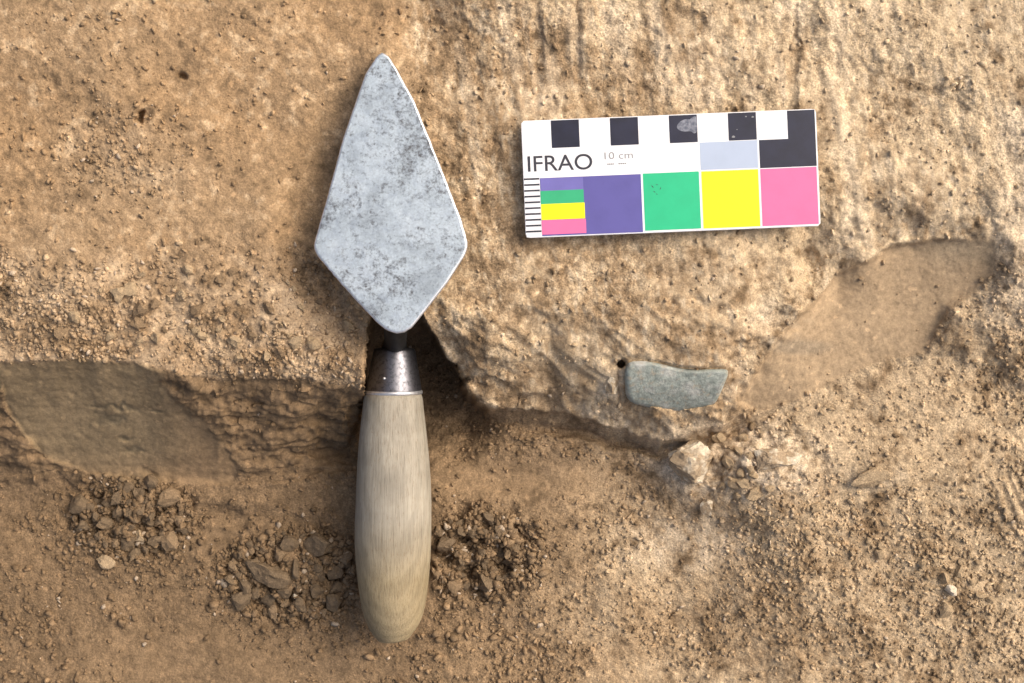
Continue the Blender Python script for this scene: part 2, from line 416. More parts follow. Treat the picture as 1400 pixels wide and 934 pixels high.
k = (D - H) / D / S
PX = (U - 700) * k; PY = (467 - V) * k; PZ = H.copy()
dU = np.stack([np.gradient(PX, axis=1), np.gradient(PY, axis=1), np.gradient(PZ, axis=1)], -1)
dV = np.stack([np.gradient(PX, axis=0), np.gradient(PY, axis=0), np.gradient(PZ, axis=0)], -1)
Nn = np.cross(dV, dU); Nn /= np.linalg.norm(Nn, axis=-1, keepdims=True) + 1e-12
Nn[Nn[..., 2] < 0] *= -1

# zones
UB = U + 45 * w1 + 30 * w2
zL = sstep(640, 500, UB) * above                                    # packed bench left
grav = sstep(310, 390, V + 25 * w1) * sstep(520, 470, U) * above    # crumbly band on the bench
grav = np.maximum(grav, 0.55 * ell(U, V, 175, 215, 75, 55, 0.7) * above)
zR = sstep(500, 640, UB) * above                                    # broken bench right
zF = floor
smL = within(U, V, SMOOTH_L, 5); smR = within(U, V, SMOOTH_R, 5)
smooth = np.maximum(smL, smR)
flat_floor = np.maximum(0.8 * ell(U, V, 335, 738, 95, 26, 0.5), 0.75 * ell(U, V, 690, 655, 110, 30, 0.6))
flat_floor = np.maximum(flat_floor, 0.6 * ell(U, V, 260, 905, 260, 40, 0.6))
floor_crumb = zF * (0.15 + 0.85 * np.clip(fbm(X0, Y0, Z0, 2.6, 3, 0.55, 14.0) * 1.2 + 0.42, 0, 1)) * (1 - 0.9 * flat_floor)
face_only = face * sstep(660, 630, V)
patch0 = np.clip(fbm(X0, Y0, Z0, 3.0, 3, 0.55, 27.0) * 1.1 + 0.5, 0, 1)
rough = (0.45 * zL + (0.45 + 0.5 * patch0) * zR + 0.75 * zF) * (1 - 0.94 * smooth) * (1 - 0.55 * face_only) * (1 - 0.6 * flat_floor * zF)

patch = np.clip(fbm(X0, Y0, Z0, 2.4, 3, 0.55, 21.0) * 0.8 + 0.5, 0, 1)
disp = rough * fade * (0.045 * fbm(PX, PY, PZ, 1.0, 2, 0.6, 31.0) + 0.036 * fbm(PX, PY, PZ, 0.34, 2, 0.6, 33.0) + 0.026 * fbm(PX, PY, PZ, 0.14, 2, 0.65, 35.0) - 0.03 * np.clip(1 - 6 * np.abs(fbm(PX, PY, PZ, 0.5, 2, 0.6, 37.0)), 0, 1) * patch)
heapz = np.maximum.reduce([ell(U, V, 178, 708, 85, 55, 0.4), ell(U, V, 405, 785, 100, 62, 0.4), ell(U, V, 655, 755, 70, 58, 0.4)]) * fade
disp -= heapz * 0.65 * np.clip(fbm(PX, PY, PZ, 0.5, 2, 0.6, 39.0) + 0.15, 0, 1)
brk = face * (1 - smL) * fade
hf = fbm(PX * 0.45, PY, PZ, 0.42, 3, 0.6, 81.0); hs = np.clip(1 - 5 * np.abs(vnoise(PX / 1.8 + 2, PY / 0.5, PZ / 0.5)), 0, 1)
disp += brk * (0.11 * hf + 0.05 * fbm(PX * 0.6, PY, PZ, 0.16, 2, 0.6, 83.0) - 0.12 * hs * np.clip(w1 + 0.6, 0, 1))
dg = vnoise((PX * 0.75 - PY * 0.66) / 1.1, (PX * 0.66 + PY * 0.75) / 0.16, PZ * 0 + 3)
disp += zL * fade * (1 - grav) * 0.02 * dg * np.clip(w2 + 0.4, 0, 1)
# long scrape streaks in the broken right bench, tilted a little from vertical
sx = PX * 0.985 + PY * 0.17; sy = PY * 0.985 - PX * 0.17
st = vnoise(sx / 0.42, sy / 1.9, PZ / 0.5 + 4) + 0.6 * vnoise(sx / 0.2 + 9, sy / 0.8, PZ / 0.3)
disp += zR * sstep(430, 300, V) * (1 - smooth) * 0.058 * st * fade
# flaky ledges dipping to the lower right on the slumped front
midz = zR * sstep(390, 450, V) * sstep(1080, 1000, U)
fx = PX * 0.80 - PY * 0.60; fy = PX * 0.60 + PY * 0.80
fl = vnoise(fy / 0.5, fx / 1.6, PZ / 0.6); fl2 = vnoise(fy / 0.22 + 5, fx / 0.8, PZ / 0.5)
disp += midz * (0.10 * (1 - np.abs(fl) * 2) + 0.06 * fl2)
pits = np.clip(-fbm(PX, PY, PZ, 0.55, 3, 0.6, 51.0) - 0.42, 0, 1)
disp -= zR * (1 - smooth) * fade * pits * 0.12
c1 = caps(PX, PY, 0.30, 0.06, 0.16, 0.75, 101); c2 = caps(PX, PY, 0.17, 0.03, 0.085, 0.8, 102); c3 = caps(PX, PY, 0.105, 0.02, 0.05, 0.85, 103)
gr = np.maximum(grav * fade * (0.4 + 0.6 * patch), 0)
gf = floor_crumb * fade * (1 - face_only) * (1 - smooth)
gtop = zL * (0.25 + 0.5 * patch) * fade
gR = zR * 0.5 * patch * (1 - smooth) * fade
wall = 1 - sstep(0.35, 0.75, Nn[..., 2])
disp += (1 - wall) * (1.0 * c1 * np.maximum(gr, 0.28 * gf * patch) + 0.8 * c2 * np.maximum.reduce([gr, 0.7 * gf, 0.3 * gtop, gR * 0.3]) + 0.95 * c3 * np.maximum.reduce([gr, gf, 0.65 * gtop, 0.7 * gR]))
disp += smooth * (0.014 * fbm(PX, PY, PZ, 0.5, 3, 0.6, 61.0) + 0.010 * fbm(PX, PY, PZ, 0.11, 2, 0.6, 63.0))
tx = PX * 0.83 + PY * 0.56; ty = PY * 0.83 - PX * 0.56            # trowel drag lines
disp += smR * 0.022 * vnoise(tx / 2.5, ty / 0.16, PZ * 0) + smL * 0.008 * vnoise(PX / 2.2, PY / 0.15, PZ * 0 + 7)
PX = PX + Nn[..., 0] * disp; PY = PY + Nn[..., 1] * disp; PZ = PZ + Nn[..., 2] * disp

n_collar = fbm(X0, Y0, Z0, 0.35, 3, 0.6, 91.0)
# where things press on the soil
CARD_TL, CARD_TR, CARD_BL, CARD_BR = (712,165), (1118,149), (719,326), (1119.5,308.5)
CARD_Z = 0.34                                            # underside of the card
under_card = sdf(U, V, [CARD_TL, CARD_TR, CARD_BR, CARD_BL]) < 4
PZ = np.where(under_card, np.minimum(PZ, CARD_Z - 0.01 - 0.5 * np.clip(0.2 - PZ, 0, 0.4) * 0), PZ)
def blade_z(v): return 0.56 + 0.0020 * (v - 72)          # top face of the blade, tip to heel
ub = sdf(U, V, BLADE) < 5
PZ = np.where(ub, np.minimum(PZ, blade_z(V) - 0.20), PZ)
ua = sdf(U, V, ART)
PZ = PZ + ell(ua, U * 0, 3, 0, 8, 1, 0.6) * (0.05 + 0.12 * n_collar) * sstep(860, 890, U) * sstep(520, 545, V)
ta = np.clip((V - 494) / 70, 0, 1); art_z = -0.36 - 1.10 * ta + 0.20 * np.sin(np.pi * ta)
PZ = PZ - 0.42 * sstep(-2, -9, ua)
PZ = np.where(((ua < 0.5) | ((ua < 4) & (V < 525))) & (V < 549 + 5 * w1), np.minimum(PZ, art_z - 0.16), PZ)

# soil colour: brown bench, pale limey soil to the right, damp rubble, painted shade in the notch and cut face, olive clay in the trowelled faces
def col(*c): return np.array(c, f32)
BROWN, PALE, DAMP_SHADE, OLIVE, WARM, TAN = col(.325,.228,.13), col(.50,.395,.255), col(.188,.130,.074), col(.29,.224,.130), col(.34,.225,.118), col(.42,.325,.215)
tint = np.broadcast_to(BROWN, U.shape + (3,)).copy()
def blend(mask, c):
    global tint
    tint = tint * (1 - mask[..., None]) + c * mask[..., None]
n1 = fbm(X0, Y0, Z0, 3.5, 3, 0.55, 71.0); n2 = fbm(X0, Y0, Z0, 0.9, 3, 0.6, 73.0); n3 = fbm(X0, Y0, Z0, 0.25, 3, 0.6, 75.0)
blend(np.clip(zL * (0.25 + 0.5 * n1), 0, 0.7), WARM)
blend(np.clip(grav * (0.45 + 0.4 * n2), 0, 0.8), TAN)
pr = np.clip(sstep(560, 1250, U + 120 * n1) * (0.8 + 0.3 * n1 + 0.5 * n2 + 0.4 * n3), 0, 0.95) * (above + 0.75 * floor)
blend(np.clip(pr, 0, 1) * (1 - smooth), PALE)
blend(np.clip(zR * (0.15 + 0.6 * n3 + 0.4 * n2), 0, 0.6) * sstep(1350, 700, U), PALE)
blend(0.75 * within(U, V, [(1365,150),(1500,120),(1500,480),(1420,470),(1345,440),(1360,330)], 25) * (0.8 + 0.3 * n2), col(.60,.49,.34))
blend(np.clip(zF * sstep(900, 500, U) * (0.85 + 0.35 * n1 + 0.3 * n2), 0, 0.95), DAMP_SHADE * 1.08)
for cu, cv, ru, rv in ((180,710,90,60),(410,775,125,70),(660,760,90,60)): blend(0.7 * ell(U, V, cu, cv, ru, rv, 0.5), DAMP_SHADE)
blend(0.8 * face * (1 - smL) * sstep(0, 40, V - lipc), DAMP_SHADE * 1.1)  # shade on the rough cut face, painted in as darker soil
blend(0.65 * ell(U, V, 585, 505, 65, 65, 0.5) * floor, DAMP_SHADE * 0.6); blend(0.6 * ell(U, V, 465, 600, 45, 40, 0.7) * floor, DAMP_SHADE * 0.7)  # shade in the notch and the corner by the handle, painted into the soil
blend(0.8 * smL * np.clip(0.9 - sstep(180, 330, U) * 0.7 - 0.6 * sstep(600, 660, V), 0, 1), OLIVE)
blend(0.5 * smL * sstep(180, 300, U), BROWN * 0.85)
blend(0.9 * smR, col(.385,.29,.18))
blend(0.5 * smR * ell(U, V, 1095, 475, 42, 10, 0.5), col(.22,.19,.14)); blend(0.4 * smR * ell(U, V, 1330, 340, 60, 20, 0.8), col(.24,.21,.15))
blend(0.6 * streaks, col(.15,.125,.08))
for cu, cv, ru, rv, s_ in ((955,640,50,40,.6),(1005,630,115,50,.8),(1062,632,38,28,.85),(940,742,80,36,.55),(1195,655,40,14,.4),(838,525,16,20,.6),(1000,520,24,22,.7),(1060,440,45,30,.5),(740,150,30,60,.5),(960,130,30,70,.45),(1080,10,20,15,.7)):
    blend(s_ * ell(U, V, cu, cv, ru, rv, 0.6) * np.clip(0.6 + 0.6 * n2 + 0.4 * n3, 0, 1), col(.60,.50,.36))
n4 = vnoise(sx / 0.13, sy / 0.30, Z0) + 0.6 * vnoise(sx / 0.07 + 4, sy / 0.15, Z0)
blend(np.clip(zR * (n4 * 0.9 + 0.4 * n2 - 0.25), 0, 0.7) * (1 - smooth) * fade, col(.60,.49,.335))
blend(np.clip(zL * (0.9 * n3 + 0.5 * n2 - 0.45), 0, 0.6) * fade, col(.47,.355,.22))
blend(np.clip(-0.8 * n3 - 0.6 * n2 - 0.5, 0, 0.5) * (1 - smooth) * fade, DAMP_SHADE)
n5 = vnoise(sx / 0.55 + 3, sy / 3.2, Z0) + 0.5 * vnoise(sx / 0.25, sy / 1.8, Z0)
blend(np.clip(zR * (0.75 * n5 - 0.12), 0, 0.55) * sstep(420, 250, V) * (1 - smooth) * fade, col(.62,.515,.365))
tint *= (1 + 0.12 * n2 + 0.16 * n3 * (1 - smooth))[..., None] * col(0.99, .965, .94)
grain = np.clip(0.3 + 0.7 * rough / 0.9, 0, 1.0)

def grid_mesh(name, PX, PY, PZ):
    nv, nu = PX.shape
    me = bpy.data.meshes.new(name)
    co = np.stack([PX, PY, PZ], -1).reshape(-1, 3).astype(f32) * CM
    me.vertices.add(len(co)); me.vertices.foreach_set('co', co.ravel())
    idx = np.arange(nv * nu, dtype=np.int32).reshape(nv, nu)
    q = np.stack([idx[1:, :-1], idx[1:, 1:], idx[:-1, 1:], idx[:-1, :-1]], -1).reshape(-1, 4)
    me.loops.add(q.size); me.loops.foreach_set('vertex_index', q.ravel())
    me.polygons.add(len(q)); me.polygons.foreach_set('loop_start', np.arange(0, q.size, 4, dtype=np.int32))
    me.update(calc_edges=True)
    return me
def add_color(me, name, rgb):
    at = me.color_attributes.new(name, 'FLOAT_COLOR', 'POINT')
    a = np.ones((len(me.vertices), 4), f32); a[:, :3] = rgb; at.data.foreach_set('color', a.ravel())

gme = grid_mesh('ground', PX, PY, PZ)
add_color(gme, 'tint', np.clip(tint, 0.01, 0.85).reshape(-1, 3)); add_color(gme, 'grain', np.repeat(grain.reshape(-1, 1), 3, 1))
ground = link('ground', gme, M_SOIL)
tag(ground, 'brown excavated soil with an upper bench, a cut step and a lower floor', 'ground', kind='structure')

def surf(u, v):
    j = np.clip(np.searchsorted(UA, u), 1, len(UA) - 1); i = np.clip(np.searchsorted(VA, v), 1, len(VA) - 1)
    return np.stack([PX[i, j], PY[i, j], PZ[i, j]], -1), tint[i, j]

# ------------------------------------------------------------------ slabs with a rounded rim, lathes
def resample(poly, n, rnd=0):
    p = np.array(poly, float)
    for _ in range(rnd):
        q = np.roll(p, -1, 0); p = np.stack([0.75 * p + 0.25 * q, 0.25 * p + 0.75 * q], 1).reshape(-1, 2)
    q = np.vstack([p, p[:1]]); d = np.r_[0, np.cumsum(np.linalg.norm(np.diff(q, axis=0), axis=1))]
    t = np.linspace(0, d[-1], n, endpoint=False)
    return np.stack([np.interp(t, d, q[:, 0]), np.interp(t, d, q[:, 1])], -1)

def slab(name, outline, zf, thick, bev=0.03, rings=(0.985, 0.93, 0.8, 0.6, 0.35), back_bev=0.02):
    """outline: (n,2) world cm; zf(x,y)->top height; closed body with rounded rim"""
    o = np.asarray(outline); c = o.mean(0); n = len(o); V_ = []; F_ = []
    tn = np.roll(o, -1, 0) - np.roll(o, 1, 0); nrm = np.stack([-tn[:, 1], tn[:, 0]], -1); nrm /= np.linalg.norm(nrm, axis=1, keepdims=True)
    if ((o - c) * nrm).sum() > 0: nrm = -nrm          # inward
    layers = [(o + nrm * back_bev, -thick), (o, -thick + back_bev), (o, -bev), (o + nrm * bev * 0.3, -bev * 0.3), (o + nrm * bev, 0.0)]
    i0 = o + nrm * bev
    layers += [(c + (i0 - c) * r, 0.0) for r in rings]
    for pts, dz in layers:
        for x, y in pts: V_.append((x, y, zf(x, y) + dz))
    for l in range(len(layers) - 1):
        for i in range(n):
            j = (i + 1) % n; F_.append((l * n + i, l * n + j, (l + 1) * n + j, (l + 1) * n + i))
    V_.append((c[0], c[1], zf(*c))); V_.append((c[0], c[1], zf(*c) - thick)); L = (len(layers) - 1) * n
    for i in range(n):
        j = (i + 1) % n; F_.append((L + i, L + j, len(V_) - 2)); F_.append((j, i, len(V_) - 1))
    # keep normals outward whatever the winding of the outline
    area = (o[:, 0] * np.roll(o[:, 1], -1) - np.roll(o[:, 0], -1) * o[:, 1]).sum()
    if area < 0: F_ = [f[::-1] for f in F_]
    return mesh(name, np.array(V_) * CM, F_)

def tube(name, path, rad, n=24, flat=1.0, caps_=True):
    """sweep circles along a path (cm)"""
    path = np.array(path, float); V_ = []; F_ = []
    for i in range(len(path)):
        t = path[min(i + 1, len(path) - 1)] - path[max(i - 1, 0)]; t /= np.linalg.norm(t)
        a_ = np.array([1.0, 0, 0]); a_ -= t * (a_ @ t); a_ /= np.linalg.norm(a_); b_ = np.cross(t, a_)
        for j in range(n):
            th = 2 * math.pi * j / n
            V_.append(path[i] + rad[i] * (a_ * math.cos(th) + b_ * flat * math.sin(th)))
    for i in range(len(path) - 1):
        for j in range(n):
            k_ = (j + 1) % n; F_.append((i * n + j, i * n + k_, (i + 1) * n + k_, (i + 1) * n + j))
    if caps_:
        F_.append(tuple(range(n))[::-1]); L = (len(path) - 1) * n; F_.append(tuple(L + j for j in range(n)))
    return mesh(name, np.array(V_) * CM, F_)

# ------------------------------------------------------------------ trowel
def zb(x, y): return blade_z(467 - y * S)
b_px = resample(BLADE, 160)
b_xy = np.array([P(u, v, blade_z(v))[:2] for u, v in b_px])
tr = empty('pointing_trowel', Vector(P(540, 470, -2.5)) * CM)
tag(tr, 'steel pointing trowel with a diamond blade and pale wooden handle laid over the soil step', 'trowel')
# slightly nicked, worn rim
nick = np.array([0.012 * (random.random() - 0.5) for _ in b_xy]); b_xy = b_xy + nick[:, None]
blade = link('blade', slab('blade', b_xy, zb, 0.17, 0.06), M_BLADE, tr)
blade.data.materials.append(M_BRIGHT); nb = len(b_xy)
mi = np.zeros(len(blade.data.polygons), np.int32); mi[2 * nb:4 * nb] = 1; blade.data.polygons.foreach_set('material_index', mi)

HZ0, HZ1 = -2.55, -2.75      # handle axis height at the ferrule and at the butt
def hz(v): return HZ0 + (HZ1 - HZ0) * (v - 476) / 400.0
def lathe(name, prof, n=72):
    path = []; rad = []
    for v, uc, hw in prof:
        z = hz(v); path.append(P(uc, v, z)); rad.append(hw * (D - z) / D / S)
    return tube(name, path, rad, n)
ferr = [(476,539.5,24),(477,539.5,27),(480,539.5,28.6),(492,539.2,30.5),(505,539,33),(518,538.6,35.6),(530,538.3,37.8),(534,538.2,38.4),(536.5,538.2,38.6),(538.5,538.2,37.5)]
fo = link('ferrule', lathe('ferrule', ferr), M_FERRULE, tr)
rimp = [(533.5,538.2,38.2),(534.2,538.2,39.2),(536.8,538.2,39.6),(538.4,538.2,39.0),(538.8,538.2,38.0)]
link('rim', lathe('rim', rimp), M_BRIGHT, fo)
pz = hz(517); ppos = np.array(P(525, 517.5, pz + 0.95))
pin = tube('pin', [ppos - (0, 0, 0.2), ppos - (0, 0, 0.02), ppos + (0, 0, 0.015), ppos + (0, 0, 0.03)], [0.055, 0.055, 0.045, 0.02], 12)
link('pin', pin, M_BRIGHT, fo)
hand = [(537,538.0,37.8),(538.5,538.0,39.0),(545,537.8,40.2),(560,537.6,41.8),(580,537.6,44.2),(600,537.6,46.4),(630,538,49),(660,538.2,50.8),(690,538.2,51.7),(715,537.6,52.2),(739,537.2,52.2),(765,537.4,51),(790,537.8,48.8),(812,537.8,46.2),(831,537.8,43),(845,538,39),(856,538.2,34),(864,538.8,29),(870,539.6,24.5),(873.5,540.2,21.5),(875,540.4,17),(875.8,540.5,8),(876,540.5,1)]
hv = np.array(hand); vv = np.r_[np.arange(537, 860, 6.0), np.arange(860, 876.1, 1.0)]
hand_f = [(v, np.interp(v, hv[:, 0], hv[:, 1]), np.interp(v, hv[:, 0], hv[:, 2])) for v in vv]
link('handle', lathe('handle', hand_f, 96), M_WOOD, tr)
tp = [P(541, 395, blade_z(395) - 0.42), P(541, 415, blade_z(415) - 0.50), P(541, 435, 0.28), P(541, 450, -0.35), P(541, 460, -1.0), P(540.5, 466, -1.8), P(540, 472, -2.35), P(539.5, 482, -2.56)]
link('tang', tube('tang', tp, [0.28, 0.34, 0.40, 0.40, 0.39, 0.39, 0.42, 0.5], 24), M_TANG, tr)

# ------------------------------------------------------------------ scale card
TH = 0.13; CT = CARD_Z + TH
ctl, ctr, cbl, cbr = [np.array(P(*p, CT)[:2]) for p in (CARD_TL, CARD_TR, CARD_BL, CARD_BR)]
ex = (ctr - ctl + cbr - cbl); ang = math.atan2(ex[1], ex[0])
cc = (ctl + ctr + cbl + cbr) / 4
CW = (np.linalg.norm(ctr - ctl) + np.linalg.norm(cbr - cbl)) / 2; CH = (np.linalg.norm(ctl - cbl) + np.linalg.norm(ctr - cbr)) / 2
ax_, ay_ = np.array([math.cos(ang), math.sin(ang)]), np.array([-math.sin(ang), math.cos(ang)])
def C(x, y):
    """card cm from its top left corner (x right, y down) -> world cm"""
    return cc + ax_ * (x / 10.0 * CW - CW / 2) + ay_ * (CH / 2 - y / 4.0 * CH)
card = empty('photo_scale_card', Vector((cc[0], cc[1], CARD_Z)) * CM)
tag(card, 'white colour scale card with black squares and colour patches lying flat on soil', 'scale card')
def rrect(x0, y0, x1, y1, r, n=6):
    pts = []
    for cx, cy, a0 in ((x0 + r, y0 + r, 180), (x1 - r, y0 + r, 270), (x1 - r, y1 - r, 0), (x0 + r, y1 - r, 90)):
        for i in range(n):
            t = math.radians(a0 + 90 * i / (n - 1)); pts.append((cx + r * math.cos(t), cy + r * math.sin(t)))
    return pts
out = np.array([C(x, y) for x, y in resample(rrect(0, 0, 10, 4, 0.09), 200)])
link('plate', slab('plate', out, lambda x, y: CT, TH, 0.02), M_WHITE, card, smooth=False)
def sheet(name, pts, mat, lift=0.006, parent=card):
    w_ = [C(x, y) for x, y in pts]; h = 0.004
    top = [(p[0], p[1], CT + lift) for p in w_]; bot = [(p[0], p[1], CT + lift - h) for p in w_]; n = len(w_)
    F_ = [tuple(range(n))[::-1], tuple(range(n, 2 * n))] + [(i, n + i, n + (i + 1) % n, (i + 1) % n) for i in range(n)]
    return link(name, mesh(name, np.array(top + bot) * CM, F_), mat, parent, smooth=False)
def rect(name, x0, y0, x1, y1, mat, lift=0.006, r=0.012): return sheet(name, rrect(x0, y0, x1, y1, r, 3), mat, lift)
blacks = []
for x in (1, 3, 5, 7): blacks.append(rect('black_square', x + .01, 0.03, x + .96, 0.97, M_BLACK))
sheet('black_block', [(9.02, 0.03), (9.95, 0.03), (9.95, 1.95), (8.03, 1.95), (8.03, 0.99), (9.02, 0.99)], M_BLACK)
rect('grey_patch', 6.02, 0.99, 7.97, 1.93, M_GREY)
rect('purple_patch', 0.56, 1.98, 3.98, 3.96, M_PURPLE)
rect('green_patch', 4.05, 1.97, 5.95, 3.92, M_GREEN)
rect('yellow_patch', 6.03, 1.98, 7.96, 3.93, M_YELLOW)
rect('pink_patch', 8.03, 1.98, 9.94, 3.93, M_PINK)
rect('lilac_patch', 0.57, 2.0, 2.02, 2.42, M_LILAC, 0.011)
rect('green_stripe', 0.56, 2.42, 2.02, 2.87, M_GREEN2, 0.012)
rect('yellow_stripe', 0.56, 2.87, 2.04, 3.41, M_YELLOW, 0.0125)
rect('pink_stripe', 0.56, 3.42, 2.06, 3.91, M_PINK, 0.012)
for i in range(10): rect('scale_tick', 0.02, 1.965 + i * 0.199, 0.54, 1.965 + i * 0.199 + 0.062, M_INK, 0.006, 0.004)
sm = [(5.26,.42),(5.34,.28),(5.47,.20),(5.62,.17),(5.72,.20),(5.76,.14),(5.90,.08),(5.95,.12),(5.945,.60),(5.90,.66),(5.83,.68),(5.76,.60),(5.66,.59),(5.52,.60),(5.38,.56),(5.29,.50)]
sheet('smudge', [tuple(p) for p in resample(sm, 60, 1)], M_SMUDGE, 0.010)
for x, y, r in ((7.17,.84,.055),(7.62,.17,.03),(7.85,.19,.04),(7.3,.6,.02)):
    sheet('fleck', [(x + r * math.cos(t) * (1 + .3 * math.sin(3 * t)), y + .7 * r * math.sin(t)) for t in np.linspace(0, 6.28, 10)[:-1]], M_FAINT, 0.010)
for x, y, l, a0 in ((4.36,2.42,.14,.9),(4.52,2.36,.10,.2),(4.62,2.5,.12,1.9),(4.42,2.6,.10,.6),(4.5,2.68,.08,.4)):
    dx, dy = l / 2 * math.cos(a0), l / 2 * math.sin(a0)
    sheet('scratch', [(x - dx, y - dy), (x + .02, y + .005), (x + dx, y + dy), (x - .012, y + .02)], M_INK, 0.010)
def lettering(txt, x0, x1, ybase, capy, mat, weight=0.0):
    cu = bpy.data.curves.new('lettering', 'FONT'); cu.body = txt; cu.size = 1.0; cu.offset = weight; cu.resolution_u = 6
    o = bpy.data.objects.new('lettering_source', cu); COL.objects.link(o)
    bpy.context.view_layer.update()
    me = bpy.data.meshes.new_from_object(o.evaluated_get(bpy.context.evaluated_depsgraph_get()))
    bpy.data.objects.remove(o)
    n = len(me.vertices); co = np.empty(n * 3, f32); me.vertices.foreach_get('co', co); co = co.reshape(-1, 3)
    lo, hi = co.min(0), co.max(0)
    xs = x0 + (co[:, 0] - lo[0]) / (hi[0] - lo[0]) * (x1 - x0); ys = ybase - (co[:, 1] - max(lo[1], 0) * 0) / hi[1] * (ybase - capy)
    wpt = np.array([C(x, y) for x, y in zip(xs, ys)]); out_ = np.column_stack([wpt, np.full(n, CT + 0.006)]) * CM
    me.vertices.foreach_set('co', out_.astype(f32).ravel()); me.update()
    return link('lettering', me, mat, card, smooth=False)
l1 = lettering('IFRAO', 0.17, 2.36, 1.74, 1.21, M_INK, 0.006); l1['label'] = 'dark capital letters IFRAO'
l2 = lettering('10 cm', 2.78, 3.74, 1.43, 1.19, M_FAINT); l2['label'] = 'faint grey lettering 10 cm'
for x0, x1 in ((2.86, 3.10), (3.24, 3.52)):
    for k_ in range(4):
        xa = x0 + (x1 - x0) * k_ / 4; rect('faint_print', xa, 1.575, xa + (x1 - x0) / 5, 1.62, M_FAINT, 0.006, 0.004)

# ------------------------------------------------------------------ find in the section
def za(x, y):
    v = 467 - y * S * 0.97; t = (v - 494) / 70.0
    return -0.36 - 1.10 * t + 0.20 * math.sin(math.pi * min(max(t, 0), 1))
a_xy = np.array([P(u, v, -0.95)[:2] for u, v in resample(ART, 120, 1)])
art = link('artefact_fragment', slab('artefact_fragment', a_xy, za, 0.6, 0.13, rings=(0.97, 0.9, 0.75, 0.55, 0.3)), M_PATINA)
tag(art, 'smooth blue-grey curved fragment set in the soil edge below the scale card', 'artefact')

# ------------------------------------------------------------------ loose soil
def ico(sub):
    import bmesh
    bm = bmesh.new(); bmesh.ops.create_icosphere(bm, subdivisions=sub, radius=1.0)
    v = np.array([x.co[:] for x in bm.verts]); f = np.array([[x.index for x in y.verts] for y in bm.faces]); bm.free(); return v, f
def rock(name, sub, seed, facet=0.55, amp=0.22, aniso=(1, .8, .65)):
    r_ = np.random.default_rng(seed); v, f = ico(sub); v = v.copy()
    for _ in range(11):                      # broken flat faces
        n = r_.normal(size=3); n /= np.linalg.norm(n); d = facet + 0.35 * r_.random()
        s = v @ n; m = s > d; v[m] -= np.outer(s[m] - d, n)
    nn = v / np.linalg.norm(v, axis=1, keepdims=True)
    q = v + seed * 3.1
    v = v + nn * (amp * fbm(q[:, 0], q[:, 1], q[:, 2], 0.8, 3, 0.6, seed * 0.7) + 0.07 * r_.standard_normal(len(v)) * (1.0 if sub <= 2 else 0.25))[:, None]
    return mesh(name, v * 1.12 * np.array(aniso) * CM, f)
ROCKS = [rock('soil_clod', 2, 11 + i, 0.42 + 0.05 * (i % 4), 0.26, (1, .72 + .04 * i, .55 + .03 * i)) for i in range(8)]
ROCK_MESH = {}
for i, me in enumerate(ROCKS):
    for nm, mt in (('b', M_CLOD), ('d', M_CLOD_D), ('p', M_CLOD_P)):
        m2 = me.copy(); m2.materials.clear(); m2.materials.append(mt); ROCK_MESH[i, nm] = m2

HANDLE_PX = [(u + s * (hw + 3), v) for s, seq in ((-1, ferr + hand), (1, (ferr + hand)[::-1])) for v, u, hw in seq]
def blocked(u, v, m=3):
    u = np.atleast_1d(np.asarray(u, f32)); v = np.atleast_1d(np.asarray(v, f32))
    return (sdf(u, v, HANDLE_PX) < m) | (sdf(u, v, BLADE) < m) | (sdf(u, v, [CARD_TL, CARD_TR, CARD_BR, CARD_BL]) < m) | (sdf(u, v, ART) < m)

placed = []
def clod(u, v, r, tone, label, group=None, me=None, name='soil_clod', sink=0.25, rot=None, scale=None):
    p, _ = surf(np.array([u]), np.array([v])); p = p[0]
    j = int(np.searchsorted(UA, u)); i = int(np.searchsorted(VA, v)); kk = max(2, int(r * S * 0.8 / STEP)); p[2] = np.percentile(PZ[i - kk:i + kk + 1, j - kk:j + kk + 1], 72)
    if me is None: me = ROCK_MESH[random.randrange(8), tone]; r *= 1.65 if tone == 'd' else 1.25
    o = bpy.data.objects.new(name, me); COL.objects.link(o)
    sc = scale or (r * random.uniform(.85, 1.15), r * random.uniform(.85, 1.15), r * random.uniform(.85, 1.1))
    o.location = Vector((p[0], p[1], p[2] + r * 0.6 * (1 - 2 * sink))) * CM
    o.scale = sc
    o.rotation_euler = rot or (random.uniform(-.6, .6), random.uniform(-.6, .6), random.uniform(0, 6.28))
    tag(o, label, 'soil clod', group); placed.append((u, v, r * S)); return o

def heap(n, cu, cv, ru, rv, rmin, rmax, tones, label, group, power=2.0):
    k_ = tries = 0
    while k_ < n and tries < n * 60:
        tries += 1
        a_ = random.uniform(0, 6.283); q = random.random() ** 0.6
        u, v = cu + ru * q * math.cos(a_), cv + rv * q * math.sin(a_)
        r = rmin + (rmax - rmin) * random.random() ** power
        if blocked(u, v, r * S * 0.8)[0] or sdf(np.array([u], f32), np.array([v], f32), SMOOTH_R)[0] < 0: continue
        if any((u - a0) ** 2 + (v - b0) ** 2 < (0.8 * (r * S + c0)) ** 2 for a0, b0, c0 in placed): continue
        clod(u, v, r, random.choice(tones), label, group); k_ += 1

